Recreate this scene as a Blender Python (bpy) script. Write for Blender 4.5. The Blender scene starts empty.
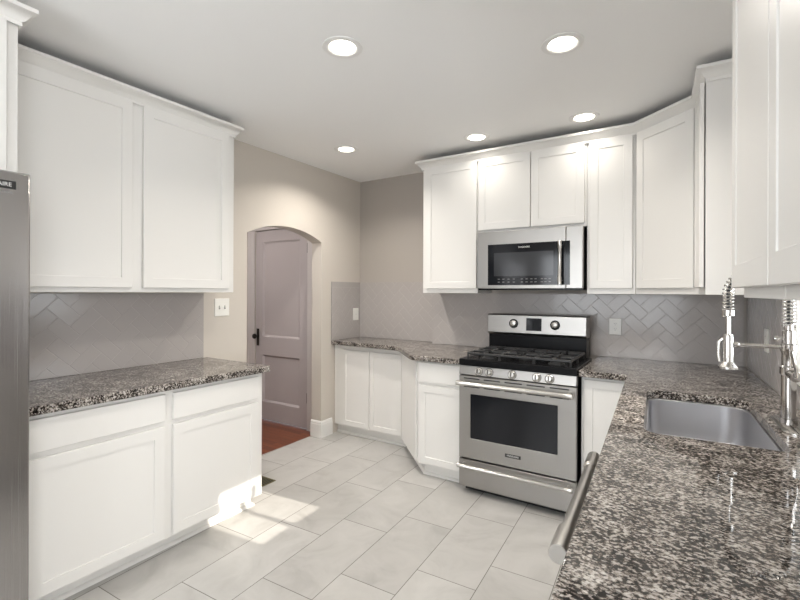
import bpy, bmesh, math, random
from mathutils import Matrix, Vector
random.seed(7)
SC = bpy.context.scene
COL = SC.collection
PI = math.pi

# ------------------------------------------------------------------ camera
CAMZ = 1.39
FPX, YAW, PITCH, ROLL = 444.34, math.radians(32.53), math.radians(.01), math.radians(.226)
fw = Vector((-math.sin(YAW), math.cos(YAW), 0)); rt = Vector((math.cos(YAW), math.sin(YAW), 0)); up = Vector((0, 0, 1))
fw, up = fw * math.cos(PITCH) + up * math.sin(PITCH), up * math.cos(PITCH) - fw * math.sin(PITCH)
rt, up = rt * math.cos(ROLL) + up * math.sin(ROLL), up * math.cos(ROLL) - rt * math.sin(ROLL)
cd = bpy.data.cameras.new('camera'); cam = bpy.data.objects.new('camera', cd); COL.objects.link(cam)
cam.matrix_world = Matrix(((rt.x, up.x, -fw.x, 0), (rt.y, up.y, -fw.y, 0), (rt.z, up.z, -fw.z, CAMZ), (0, 0, 0, 1)))
cd.sensor_width = 36; cd.lens = FPX / 800 * 36; cd.shift_y = -8 / 800; cd.clip_start = .02
SC.camera = cam

# ------------------------------------------------------------------ world, sun, daylight, added fills, exposure
W = bpy.data.worlds.new('sky'); SC.world = W; W.use_nodes = True
bg = W.node_tree.nodes['Background']; bg.inputs[0].default_value = (.80, .90, 1.0, 1); bg.inputs[1].default_value = 2.2
SC.view_settings.view_transform = 'Standard'; SC.view_settings.look = 'None'
SC.view_settings.gamma = 1; SC.view_settings.use_curve_mapping = False
SC.view_settings.exposure = 0.2
SUN_M, SUN_K = .53, .095
sd = bpy.data.lights.new('sun', 'SUN'); sun = bpy.data.objects.new('sun', sd); COL.objects.link(sun)
sd.energy = 6; sd.angle = math.radians(.6); sd.color = (1, .93, .82)
sun.rotation_euler = Vector((1, SUN_K, SUN_M)).to_track_quat('Z', 'Y').to_euler()
sun.location = (6, 2, 5)
def area(name, loc, target, sx, sy, power, color=(1, 1, 1)):
    d = bpy.data.lights.new(name, 'AREA'); d.shape = 'RECTANGLE'; d.size = sx; d.size_y = sy; d.energy = power; d.color = color
    o = bpy.data.objects.new(name, d); COL.objects.link(o); o.location = loc
    o.rotation_euler = (Vector(target) - Vector(loc)).to_track_quat('-Z', 'Y').to_euler(); return o
area('fill_rear', (-1.15, -2.18, 1.45), (-1.15, 0, 1.45), 2.3, 1.4, 62, (.96, .98, 1))  # added fill from behind the camera; its window is made up
area('fill_right', (2.38, -.85, 1.45), (0, -.3, 1.35), 1.9, 1.5, 92, (.96, .98, 1))  # added fill for the left side; its window and room are made up
area('daylight_sink_window', (.74, 2.145, 1.35), (0, 2.1, 1.30),   .62, .7, 10, (.95, .98, 1))

# ------------------------------------------------------------------ frames
A = math.radians(2.66)          # the right run stands a little out of square
O = Vector((.343, 3.636, 0))
RM = Matrix.Translation(O) @ Matrix.Rotation(A, 4, 'Z')
ID = Matrix.Identity(4)
XL, YB1, YB2, ZC = -2.907, 3.762, 3.636, 2.557

# ------------------------------------------------------------------ materials
def mat(name, col, rough=.5, metal=0., spec=.5, coat=0.):
    m = bpy.data.materials.new(name); m.use_nodes = True
    b = m.node_tree.nodes['Principled BSDF']
    b.inputs['Base Color'].default_value = (*col, 1); b.inputs['Roughness'].default_value = rough
    b.inputs['Metallic'].default_value = metal; b.inputs['Specular IOR Level'].default_value = spec
    b.inputs['Coat Weight'].default_value = coat
    return m
def N(m, t, **kw):
    n = m.node_tree.nodes.new(t)
    for k, v in kw.items(): setattr(n, k, v)
    return n
def L(m, a, b): m.node_tree.links.new(a, b)
def BS(m): return m.node_tree.nodes['Principled BSDF']
def pos(m, scale=(1, 1, 1), rotz=0):
    g = N(m, 'ShaderNodeNewGeometry'); mp = N(m, 'ShaderNodeMapping')
    mp.inputs['Scale'].default_value = scale; mp.inputs['Rotation'].default_value = (0, 0, rotz)
    L(m, g.outputs['Position'], mp.inputs['Vector']); return mp.outputs[0]
def math_n(m, op, a, b=None, c=None):
    n = N(m, 'ShaderNodeMath', operation=op)
    for i, x in enumerate((a, b, c)):
        if x is None: continue
        if isinstance(x, (int, float)): n.inputs[i].default_value = x
        else: L(m, x, n.inputs[i])
    return n.outputs[0]
def ramp(m, fac, stops, interp='LINEAR'):
    r = N(m, 'ShaderNodeValToRGB'); r.color_ramp.interpolation = interp
    e = r.color_ramp.elements
    while len(e) < len(stops): e.new(.5)
    for el, (p, c) in zip(e, stops): el.position = p; el.color = (*c, 1)
    L(m, fac, r.inputs[0]); return r.outputs[0]
def noise(m, vec, scale, detail=3, rough=.5, dist=0):
    n = N(m, 'ShaderNodeTexNoise'); n.inputs['Scale'].default_value = scale; n.inputs['Detail'].default_value = detail
    n.inputs['Roughness'].default_value = rough; n.inputs['Distortion'].default_value = dist
    L(m, vec, n.inputs['Vector']); return n
def mixc(m, fac, a, b, typ='MIX'):
    n = N(m, 'ShaderNodeMix', data_type='RGBA', blend_type=typ)
    for s, x in ((n.inputs[0], fac), (n.inputs[6], a), (n.inputs[7], b)):
        if isinstance(x, (int, float)): s.default_value = x
        elif isinstance(x, tuple): s.default_value = (*x, 1)
        else: L(m, x, s)
    return n.outputs[2]
def bump(m, h, strength, dist=.001):
    b = N(m, 'ShaderNodeBump'); b.inputs['Strength'].default_value = strength; b.inputs['Distance'].default_value = dist
    L(m, h, b.inputs['Height']); L(m, b.outputs[0], BS(m).inputs['Normal'])

M = {}
M['white'] = mat('white_cabinet_paint', (.80, .786, .758), .34)
M['trimwhite'] = mat('white_trim_paint', (.82, .81, .79), .35)
M['dark'] = mat('dark_gap', (.02, .02, .02), .8)
m = M['wall'] = mat('greige_wall_paint', (.61, .565, .51), .75, spec=.25)
n = noise(m, pos(m), 260, 2); bump(m, n.outputs[0], .08, .0006)
m = M['ceil'] = mat('ceiling_paint', (.90, .895, .885), .9, spec=.15)
n = noise(m, pos(m), 300, 2); bump(m, n.outputs[0], .05, .0006)
m = M['wallshade'] = mat('shaded_wall_paint', (.43, .395, .36), .7, spec=.25)  # back wall: the far corner's shade is put into the paint colour
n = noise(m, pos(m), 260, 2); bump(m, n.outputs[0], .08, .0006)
M['halltrim'] = mat('hall_trim_paint', (.60, .56, .55), .4)
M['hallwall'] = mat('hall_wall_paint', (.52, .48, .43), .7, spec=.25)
M['lilac'] = mat('lilac_grey_door_paint', (.47, .425, .43), .38)
M['plate'] = mat('white_plastic', (.84, .83, .79), .3)
M['iron'] = mat('black_iron', (.032, .032, .033), .3)
M['enamel'] = mat('black_enamel', (.006, .006, .007), .25, spec=.15)
M['blackglass'] = mat('dark_oven_glass', (.010, .011, .014), .09, spec=.3)
M['screenglass'] = mat('microwave_window', (.045, .047, .052), .1, spec=.35)
M['bronze'] = mat('oil_bronze', (.03, .025, .022), .4, .6)
M['register'] = mat('aged_brass_register', (.13, .11, .045), .5, .3)
M['hinge'] = mat('dark_hinge_steel', (.12, .11, .10), .4, .8)
M['chrome'] = mat('satin_steel', (.66, .645, .62), .24, 1)
M['darkchrome'] = mat('faucet_steel', (.52, .50, .48), .16, 1)
M['hose'] = mat('black_hose', (.03, .03, .03), .4)
M['text'] = mat('badge_lettering', (.75, .75, .73), .35)
M['greytext'] = mat('grey_lettering', (.22, .22, .22), .4)
M['badge'] = mat('black_badge', (.015, .015, .015), .3)
M['shade'] = mat('added_shade_fabric', (.80, .78, .74), .8)
M['sill'] = M['trimwhite']
def steel(name, col, rough, axis, amp=.35, k=900):
    m = mat(name, col, rough, 1)
    sc = [1.2, 1.2, 1.2]
    for i in range(3):
        if i != axis: sc[i] = k
    if axis == 0: sc[1] = 900
    v = pos(m, tuple(sc)); n = noise(m, v, 1, 2)
    L(m, ramp(m, n.outputs[0], [(.3, (rough - .05,) * 3), (.7, (rough + .06,) * 3)]), BS(m).inputs['Roughness'])
    bump(m, n.outputs[0], amp * .05, .0002)
    return m
M['steel'] = steel('brushed_stainless', (.38, .367, .35), .36, 0)
M['steelv'] = steel('brushed_stainless_fridge', (.43, .415, .41), .22, 2, .04)
M['steelbar'] = mat('stainless_bar', (.58, .565, .54), .28, 1)
M['sink'] = mat('satin_sink_steel', (.58, .58, .60), .36, 1)
# lamp lens
m = M['lens'] = mat('lamp_lens', (1, 1, 1), .4)
BS(m).inputs['Emission Color'].default_value = (1, .93, .80, 1); BS(m).inputs['Emission Strength'].default_value = 6
# window pane
m = M['pane'] = bpy.data.materials.new('window_glass'); m.use_nodes = True
nt = m.node_tree; nt.nodes.remove(nt.nodes['Principled BSDF'])
tr = N(m, 'ShaderNodeBsdfTransparent'); gl = N(m, 'ShaderNodeBsdfGlossy'); gl.inputs['Roughness'].default_value = .02
fr = N(m, 'ShaderNodeFresnel'); mx = N(m, 'ShaderNodeMixShader')
L(m, fr.outputs[0], mx.inputs[0]); L(m, tr.outputs[0], mx.inputs[1]); L(m, gl.outputs[0], mx.inputs[2])
L(m, mx.outputs[0], nt.nodes['Material Output'].inputs[0])
# granite
m = M['granite'] = mat('speckled_granite', (.3, .27, .24), .035, spec=.36)
v = pos(m, (1, 1.35, 1.2), math.radians(35))
n1 = noise(m, v, 95, 4, .66, .3)
n2 = noise(m, v, 16, 3, .55, .3)
s = math_n(m, 'ADD', n1.outputs[0], math_n(m, 'MULTIPLY', math_n(m, 'SUBTRACT', n2.outputs[0], .5), .35))
c1 = ramp(m, s, [(.395, (.009, .008, .007)), (.45, (.024, .020, .018)), (.485, (.095, .078, .067)), (.54, (.27, .238, .21)), (.61, (.46, .425, .39)), (.72, (.64, .62, .59))])
vo = N(m, 'ShaderNodeTexVoronoi'); vo.inputs['Scale'].default_value = 170; L(m, v, vo.inputs['Vector'])
sep = N(m, 'ShaderNodeSeparateColor'); L(m, vo.outputs['Color'], sep.inputs[0])
fl = ramp(m, sep.outputs[0], [(0, (1,) * 3), (.13, (1,) * 3), (.15, (0,) * 3), (1, (0,) * 3)])
c2 = mixc(m, math_n(m, 'MULTIPLY', fl, .6), c1, (.018, .015, .014))
fl2 = ramp(m, sep.outputs[1], [(0, (0,) * 3), (.88, (0,) * 3), (.90, (1,) * 3), (1, (1,) * 3)])
c3 = mixc(m, math_n(m, 'MULTIPLY', fl2, .55), c2, (.62, .58, .54))
L(m, c3, BS(m).inputs['Base Color'])
# floor tile
m = M['tile'] = mat('grey_floor_tile', (.6, .58, .55), .32)
p = pos(m, (1, 1, 1), -A)
sx = N(m, 'ShaderNodeSeparateXYZ'); L(m, p, sx.inputs[0])
TW, TL = .309, .650
xs = math_n(m, 'DIVIDE', math_n(m, 'SUBTRACT', sx.outputs[0], -1.648), TW)
k = math_n(m, 'FLOOR', xs)
fx = math_n(m, 'MULTIPLY', math_n(m, 'FRACT', xs), TW)
ys = math_n(m, 'DIVIDE', math_n(m, 'SUBTRACT', math_n(m, 'SUBTRACT', sx.outputs[1], .242), math_n(m, 'MULTIPLY', k, TL / 3)), TL)
ky = math_n(m, 'FLOOR', ys)
fy = math_n(m, 'MULTIPLY', math_n(m, 'FRACT', ys), TL)
ex = math_n(m, 'MINIMUM', fx, math_n(m, 'SUBTRACT', TW, fx))
ey = math_n(m, 'MINIMUM', fy, math_n(m, 'SUBTRACT', TL, fy))
e = math_n(m, 'MINIMUM', ex, ey)
g = ramp(m, math_n(m, 'MULTIPLY', e, 100), [(0, (1,) * 3), (.14, (1,) * 3), (.24, (0,) * 3), (1, (0,) * 3)])
cmb = N(m, 'ShaderNodeCombineXYZ'); L(m, k, cmb.inputs[0]); L(m, ky, cmb.inputs[1])
wn = N(m, 'ShaderNodeTexWhiteNoise', noise_dimensions='3D'); L(m, cmb.outputs[0], wn.inputs['Vector'])
vadd = N(m, 'ShaderNodeVectorMath', operation='MULTIPLY_ADD'); L(m, wn.outputs['Color'], vadd.inputs[0]); vadd.inputs[1].default_value = (7, 7, 7); L(m, p, vadd.inputs[2])
nn = noise(m, vadd.outputs[0], 3.6, 5, .6, 1.2)
tc = ramp(m, nn.outputs[0], [(.25, (.38, .368, .35)), (.45, (.455, .445, .425)), (.6, (.49, .478, .458)), (.8, (.53, .518, .498))])
tc = mixc(m, .06, tc, wn.outputs['Value'])
tc = mixc(m, g, tc, (.17, .155, .14))
L(m, tc, BS(m).inputs['Base Color'])
L(m, ramp(m, g, [(0, (.30,) * 3), (1, (.8,) * 3)]), BS(m).inputs['Roughness'])
bump(m, math_n(m, 'SUBTRACT', 1, g), .4, .0015)
# hall wood
m = M['wood'] = mat('red_brown_wood_floor', (.3, .1, .05), .3)
p = pos(m); br = N(m, 'ShaderNodeTexBrick'); L(m, p, br.inputs['Vector'])
br.inputs['Color1'].default_value = (.23, .066, .026, 1); br.inputs['Color2'].default_value = (.13, .034, .014, 1); br.inputs['Mortar'].default_value = (.04, .012, .006, 1)
br.inputs['Scale'].default_value = 1; br.inputs['Mortar Size'].default_value = .0012; br.inputs['Brick Width'].default_value = .9; br.inputs['Row Height'].default_value = .058
n = noise(m, pos(m, (3, 60, 1)), 1.5, 4)
L(m, mixc(m, .5, br.outputs['Color'], mixc(m, 1, br.outputs['Color'], ramp(m, n.outputs[0], [(.3, (.35,) * 3), (.7, (1.2,) * 3)]), 'MULTIPLY')), BS(m).inputs['Base Color'])
# backsplash tile (glossy) and grout
m = M['splash'] = mat('grey_glazed_tile', (.44, .41, .395), .16, spec=.4)
n = noise(m, pos(m), 9, 2); bump(m, n.outputs[0], .12, .004)
M['grout'] = mat('pale_grout', (.49, .46, .44), .7)

# ------------------------------------------------------------------ mesh builder
def rrect(x0, x1, y0, y1, r, n=6):
    pts = []; rs = [r] * 4 if isinstance(r, (int, float)) else r
    for r, ix, iy, a0 in ((rs[0], 1, 1, 0), (rs[1], 0, 1, 90), (rs[2], 0, 0, 180), (rs[3], 1, 0, 270)):
        cx = x1 - r if ix else x0 + r; cy = y1 - r if iy else y0 + r
        for i in range(n + 1):
            a = math.radians(a0 + 90 * i / n); pts.append((cx + r * math.cos(a), cy + r * math.sin(a)))
    return pts
class MB:
    def __init__(s): s.v = []; s.f = []
    def add(s, vs, fs):
        b = len(s.v); s.v += [Vector(x) for x in vs]; s.f += [tuple(i + b for i in f) for f in fs]; return s
    def box(s, a, b):
        x0, x1 = sorted((a[0], b[0])); y0, y1 = sorted((a[1], b[1])); z0, z1 = sorted((a[2], b[2]))
        return s.add([(x0, y0, z0), (x1, y0, z0), (x1, y1, z0), (x0, y1, z0), (x0, y0, z1), (x1, y0, z1), (x1, y1, z1), (x0, y1, z1)],
                     [(0, 3, 2, 1), (4, 5, 6, 7), (0, 1, 5, 4), (1, 2, 6, 5), (2, 3, 7, 6), (3, 0, 4, 7)])
    def rings(s, rs, cap0=True, cap1=True, closed=False):
        n = len(rs[0]); vs = [p for r in rs for p in r]; fs = []
        R = len(rs)
        for i in range(R if closed else R - 1):
            j = (i + 1) % R
            for q in range(n): fs.append((i * n + q, i * n + (q + 1) % n, j * n + (q + 1) % n, j * n + q))
        if not closed:
            if cap0: fs.append(tuple(reversed(range(n))))
            if cap1: fs.append(tuple((R - 1) * n + q for q in range(n)))
        return s.add(vs, fs)
    def cyl(s, a, b, r0, r1=None, n=20):
        return s.tube([a, b], [r0, r0 if r1 is None else r1], n)
    def tube(s, pts, rad, n=12, cap=True):
        pts = [Vector(p) for p in pts]
        if isinstance(rad, (int, float)): rad = [rad] * len(pts)
        rs = []; ref = None
        for i, p in enumerate(pts):
            t = (pts[min(i + 1, len(pts) - 1)] - pts[max(i - 1, 0)])
            if t.length < 1e-9: t = Vector((0, 0, 1))
            t.normalize()
            if ref is None:
                ref = Vector((0, 0, 1)) if abs(t.z) < .9 else Vector((1, 0, 0))
            u = (ref - t * ref.dot(t)); u.normalize(); w = t.cross(u); ref = u
            rs.append([p + (u * math.cos(2 * PI * k / n) + w * math.sin(2 * PI * k / n)) * rad[i] for k in range(n)])
        return s.rings(rs, cap, cap)
    def lathe(s, c, axis, prof, n=24):      # prof = [(dist along axis, radius)]
        c = Vector(c); ax = Vector(axis).normalized()
        return s.tube([c + ax * d for d, r in prof], [max(r, 1e-4) for d, r in prof], n) if len({d for d, r in prof}) == len(prof) else s._lathe(c, ax, prof, n)
    def _lathe(s, c, ax, prof, n):
        u = Vector((0, 0, 1)) if abs(ax.z) < .9 else Vector((1, 0, 0)); u = (u - ax * u.dot(ax)).normalized(); w = ax.cross(u)
        return s.rings([[c + ax * d + (u * math.cos(2 * PI * k / n) + w * math.sin(2 * PI * k / n)) * max(r, 1e-4) for k in range(n)] for d, r in prof])
    def poly(s, loops, a0, a1, place=lambda p, q, h: (p, q, h)):   # polygon with holes, extruded between a0 and a1
        bm = bmesh.new(); es = []; all_l = []
        for lp in loops:
            vs = [bm.verts.new((x, y, 0)) for x, y in lp]
            es += [bm.edges.new((vs[i], vs[(i + 1) % len(vs)])) for i in range(len(vs))]; all_l.append(len(vs))
        bmesh.ops.triangle_fill(bm, edges=es, use_beauty=True)
        bm.verts.index_update(); n = len(bm.verts)
        P = [(v.co.x, v.co.y) for v in bm.verts]; T = [tuple(v.index for v in f.verts) for f in bm.faces]; bm.free()
        vs = [place(x, y, a0) for x, y in P] + [place(x, y, a1) for x, y in P]
        fs = [tuple(reversed(t)) for t in T] + [tuple(i + n for i in t) for t in T]
        o = 0
        for c in all_l:
            for i in range(c):
                j = (i + 1) % c; fs.append((o + i, o + j, n + o + j, n + o + i))
            o += c
        return s.add(vs, fs)
    def shaker(s, o, ux, nz, w, h, t=.019, st=.055, rec=.006):
        """framed door: o = lower corner at the back face, ux = unit vector along the width, nz = outward normal"""
        o, ux, nz = Vector(o), Vector(ux), Vector(nz); uz = Vector((0, 0, 1))
        def ring(i, d): return [o + ux * a + uz * b + nz * d for a, b in ((i, i), (w - i, i), (w - i, h - i), (i, h - i))]
        return s.rings([ring(0, 0), ring(0, t - .002), ring(.002, t), ring(st, t), ring(st + .002, t - rec), ] , True, True)
    def slab(s, o, ux, nz, w, h, t=.019):
        o, ux, nz = Vector(o), Vector(ux), Vector(nz); uz = Vector((0, 0, 1))
        def ring(i, d): return [o + ux * a + uz * b + nz * d for a, b in ((i, i), (w - i, i), (w - i, h - i), (i, h - i))]
        return s.rings([ring(0, 0), ring(0, t - .002), ring(.002, t)])
    def sweep(s, path, prof):
        """profile (out, z) swept along a horizontal polyline; out is to the right of travel"""
        pts = [Vector((p[0], p[1])) for p in path]; rs = []
        for i, p in enumerate(pts):
            d0 = (p - pts[i - 1]).normalized() if i else None
            d1 = (pts[i + 1] - p).normalized() if i < len(pts) - 1 else None
            if d0 is None: d0 = d1
            if d1 is None: d1 = d0
            n0 = Vector((d0.y, -d0.x)); n1 = Vector((d1.y, -d1.x)); b = (n0 + n1); b = b / (b.dot(n0)) if b.length > 1e-6 else n0
            rs.append([(p.x + b.x * a, p.y + b.y * a, z) for a, z in prof])
        return s.rings(rs)
    def build(s, name, mt, parent=None, org=None, bev=0, smooth=True, fr=ID, fix=True):
        base = parent.org if parent else Vector(org or (0, 0, 0))
        me = bpy.data.meshes.new(name)
        me.from_pydata([v - base for v in s.v], [], s.f); me.update()
        if fix:
            bm = bmesh.new(); bm.from_mesh(me); bmesh.ops.recalc_face_normals(bm, faces=bm.faces); bm.to_mesh(me); bm.free()
        if smooth:
            for p in me.polygons: p.use_smooth = True
            me.set_sharp_from_angle(angle=math.radians(34))
        me.materials.append(M[mt] if isinstance(mt, str) else mt)
        o = bpy.data.objects.new(name, me); COL.objects.link(o)
        if parent: o.parent = parent.o
        else: o.matrix_world = fr @ Matrix.Translation(base)
        if bev:
            b = o.modifiers.new('bevel', 'BEVEL'); b.width = bev; b.segments = 2; b.limit_method = 'ANGLE'; b.angle_limit = math.radians(50)
        t = T(); t.o = o; t.org = base; return t
class T: pass
def props(t, label=None, cat=None, group=None, kind=None):
    for k, v in (('label', label), ('category', cat), ('group', group), ('kind', kind)):
        if v: t.o[k] = v
    return t
def thing(name, label, cat, org, fr=ID, group=None, kind=None):
    o = bpy.data.objects.new(name, None); COL.objects.link(o); o.empty_display_size = .1
    o.matrix_world = fr @ Matrix.Translation(Vector(org))
    t = T(); t.o = o; t.org = Vector(org); return props(t, label, cat, group, kind)
def sub(parent_t): return parent_t       # children of a part share the thing's coordinates
def text(name, s, size, at, right, upv, mt, parent, depth=.0006):
    cu = bpy.data.curves.new('t', 'FONT'); cu.body = s; cu.size = size; cu.extrude = depth; cu.align_x = 'CENTER'; cu.align_y = 'CENTER'
    ob = bpy.data.objects.new('t', cu); COL.objects.link(ob)
    dg = bpy.context.evaluated_depsgraph_get(); me = bpy.data.meshes.new_from_object(ob.evaluated_get(dg)); bpy.data.objects.remove(ob)
    r, u = Vector(right).normalized(), Vector(upv).normalized(); n = r.cross(u)
    base = parent.org; off = Vector(at) - base
    for v in me.vertices: v.co = off + r * v.co.x + u * v.co.y + n * v.co.z
    me.materials.clear(); me.materials.append(M[mt]); me.name = name
    o = bpy.data.objects.new(name, me); COL.objects.link(o); o.parent = parent.o
    return o

# ------------------------------------------------------------------ room shell
def struct(mb, name, mt, **kw):
    return props(mb.build(name, mt, smooth=kw.pop('smooth', False), **kw), kind='structure')
struct(MB().poly([[(-3.022, -2.05), (2.6, -2.05), (2.6, .7), (.65, .7), (.65, 3.95), (-3.022, 3.95)]], -.1, 0), 'floor', 'tile')
struct(MB().box((-4.7, 1.5, -.1), (-3.022, 3.45, 0)), 'floor_hall', 'wood')
struct(MB().poly([[(-3.03, -2.15), (2.7, -2.15), (2.7, .52), (.7, .52), (.7, 3.95), (-3.03, 3.95)]], ZC, ZC + .1), 'ceiling', 'ceil')
# left wall with the arch
a0, a1, zs, za = 2.309, 3.166, 1.858, 1.955
cy = (a0 + a1) / 2; hw = (a1 - a0) / 2; rise = za - zs; Rr = (hw * hw + rise * rise) / (2 * rise); zc = za - Rr
arc = []
for i in range(25):
    y = a0 + (a1 - a0) * i / 24; arc.append((y, zc + math.sqrt(Rr * Rr - (y - cy) ** 2)))
struct(MB().poly([[(-2.05, 0), (a0, 0)] + arc + [(a1, 0), (3.9, 0), (3.9, ZC), (-2.05, ZC)]], XL, XL - .123, lambda y, z, x: (x, y, z)), 'wall_left', 'wall', smooth=True)
struct(MB().poly([[(XL, YB1), (-1.965, YB1), (-1.965, YB2 + .008), (.45, YB2 + .008), (.45, 3.9), (XL, 3.9)]], 0, ZC), 'wall_back', 'wallshade')
# right wall with the sink window
WY0, WY1, WZ0, WZ1 = -1.795, -1.225, 1.07, 2.12
struct(MB().poly([[(-3.215, 0), (.1, 0), (.1, ZC), (-3.215, ZC)], [(WY0, WZ0), (WY1, WZ0), (WY1, WZ1), (WY0, WZ1)]], .008, .16, lambda y, z, x: (x, y, z)), 'wall_right', 'wall', fr=RM)
# wall behind the camera with a wide window opening added for the fill
struct(MB().poly([[(-3.03, 0), (2.7, 0), (2.7, ZC), (-3.03, ZC)], [(-2.3, .75), (0, .75), (0, 2.15), (-2.3, 2.15)]], -2.05, -2.15, lambda x, z, y: (x, y, z)), 'wall_rear', 'wall')
# added unseen room end, right behind the camera, made to house the fill
struct(MB().box((.66, .42, 0), (2.5, .52, ZC)), 'wall_added_back', 'wall')
struct(MB().poly([[(-2.05, 0), (.52, 0), (.52, ZC), (-2.05, ZC)]], 2.5, 2.6, lambda y, z, x: (x, y, z)), 'wall_added_right', 'wall')
# hall beyond the arch
HX = -3.03
struct(MB().poly([[(-4.7, 0), (-3.965, 0), (-3.965, 2.05), (-3.170, 2.05), (-3.170, 0), (HX - .001, 0), (HX - .001, 2.5), (-4.7, 2.5)]], 3.26, 3.36, lambda x, z, y: (x, y, z)), 'wall_hall_back', 'hallwall')
struct(MB().box((-4.7, 1.5, 0), (-4.6, 3.26, 2.5)), 'wall_hall_left', 'hallwall')
struct(MB().box((-4.6, 1.5, 0), (HX - .001, 1.6, 2.5)), 'wall_hall_front', 'hallwall')
struct(MB().box((-4.7, 1.5, 2.5), (HX - .001, 3.36, 2.6)), 'ceiling_hall', 'ceil')

area('fill_hall', (-3.75, 2.2, 2.49), (-3.7, 2.3, 0), .3, .3, 12.5, (1, .96, .94))  # unseen fill added to brighten the hall door
# hall door
d = thing('door_1', None, None, (-3.575, 3.268, 0), kind='structure')
DX0, DX1, DYf, DYb = -3.962, -3.188, 3.268, 3.305
zpan = [(.205, .705), (.905, 1.925)]
px0, px1 = -3.852, -3.298
loops = [[(DX0, .008), (DX1, .008), (DX1, 2.045), (DX0, 2.045)]] + [[(px0, a), (px1, a), (px1, b), (px0, b)] for a, b in zpan]
MB().poly(loops, DYf, DYb, lambda x, z, y: (x, y, z)).build('door_leaf', 'lilac', d, bev=.003)
for a, b in zpan:
    q = MB(); f0 = lambda i, y: [(px0 + i, y, a + i), (px1 - i, y, a + i), (px1 - i, y, b - i), (px0 + i, y, b - i)]
    q.rings([f0(-.001, DYb - .004), f0(-.001, DYf + .004), f0(.012, DYf + .012), f0(.016, DYf + .016)]); q.build('door_panel', 'lilac', d)
kb = MB().box((-3.94, DYf - .006, .80), (-3.905, DYf, .985)).build('knob_plate', 'bronze', d, bev=.002)
MB()._lathe(Vector((-3.922, DYf - .005, .905)), Vector((0, -1, 0)), [(0, .011), (.025, .010), (.03, .022), (.045, .029), (.058, .025), (.064, .01)], 20).build('door_knob', 'bronze', d)
for z in (.27, 1.78):
    MB().cyl((DX1 + .004, DYf - .004, z), (DX1 + .004, DYf - .004, z + .1), .007, n=10).build('hinge', 'hinge', d)
for nm, x0, x1 in (('trim_1', -4.07, -3.968), ('trim_2', -3.170, -3.085)):
    q = MB(); q.box((x0, 3.245, 0), (x1, 3.259, 2.05)); q.box((x0 if x0 < -4 else x1 - .02, 3.238, 0), (x0 + .02 if x0 < -4 else x1, 3.245, 2.05))
    struct(q, nm, 'halltrim', bev=.003)
struct(MB().box((-4.07, 3.245, 2.051), (-3.085, 3.259, 2.15)), 'trim_3', 'halltrim', bev=.003)
# baseboard around the right side of the arch
prof = [(0, 0), (.015, 0), (.015, .125), (.012, .128), (.012, .143), (.006, .155), (0, .158)]
q = MB().sweep([(-3.03, a1), (XL, a1), (XL, 3.318)], [(a, z) for a, z in prof])
struct(q, 'baseboard_left', 'trimwhite')
struct(MB().sweep([(XL, 2.0), (XL, a0), (-3.03, a0)], prof), 'baseboard_left_short', 'trimwhite')

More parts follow.
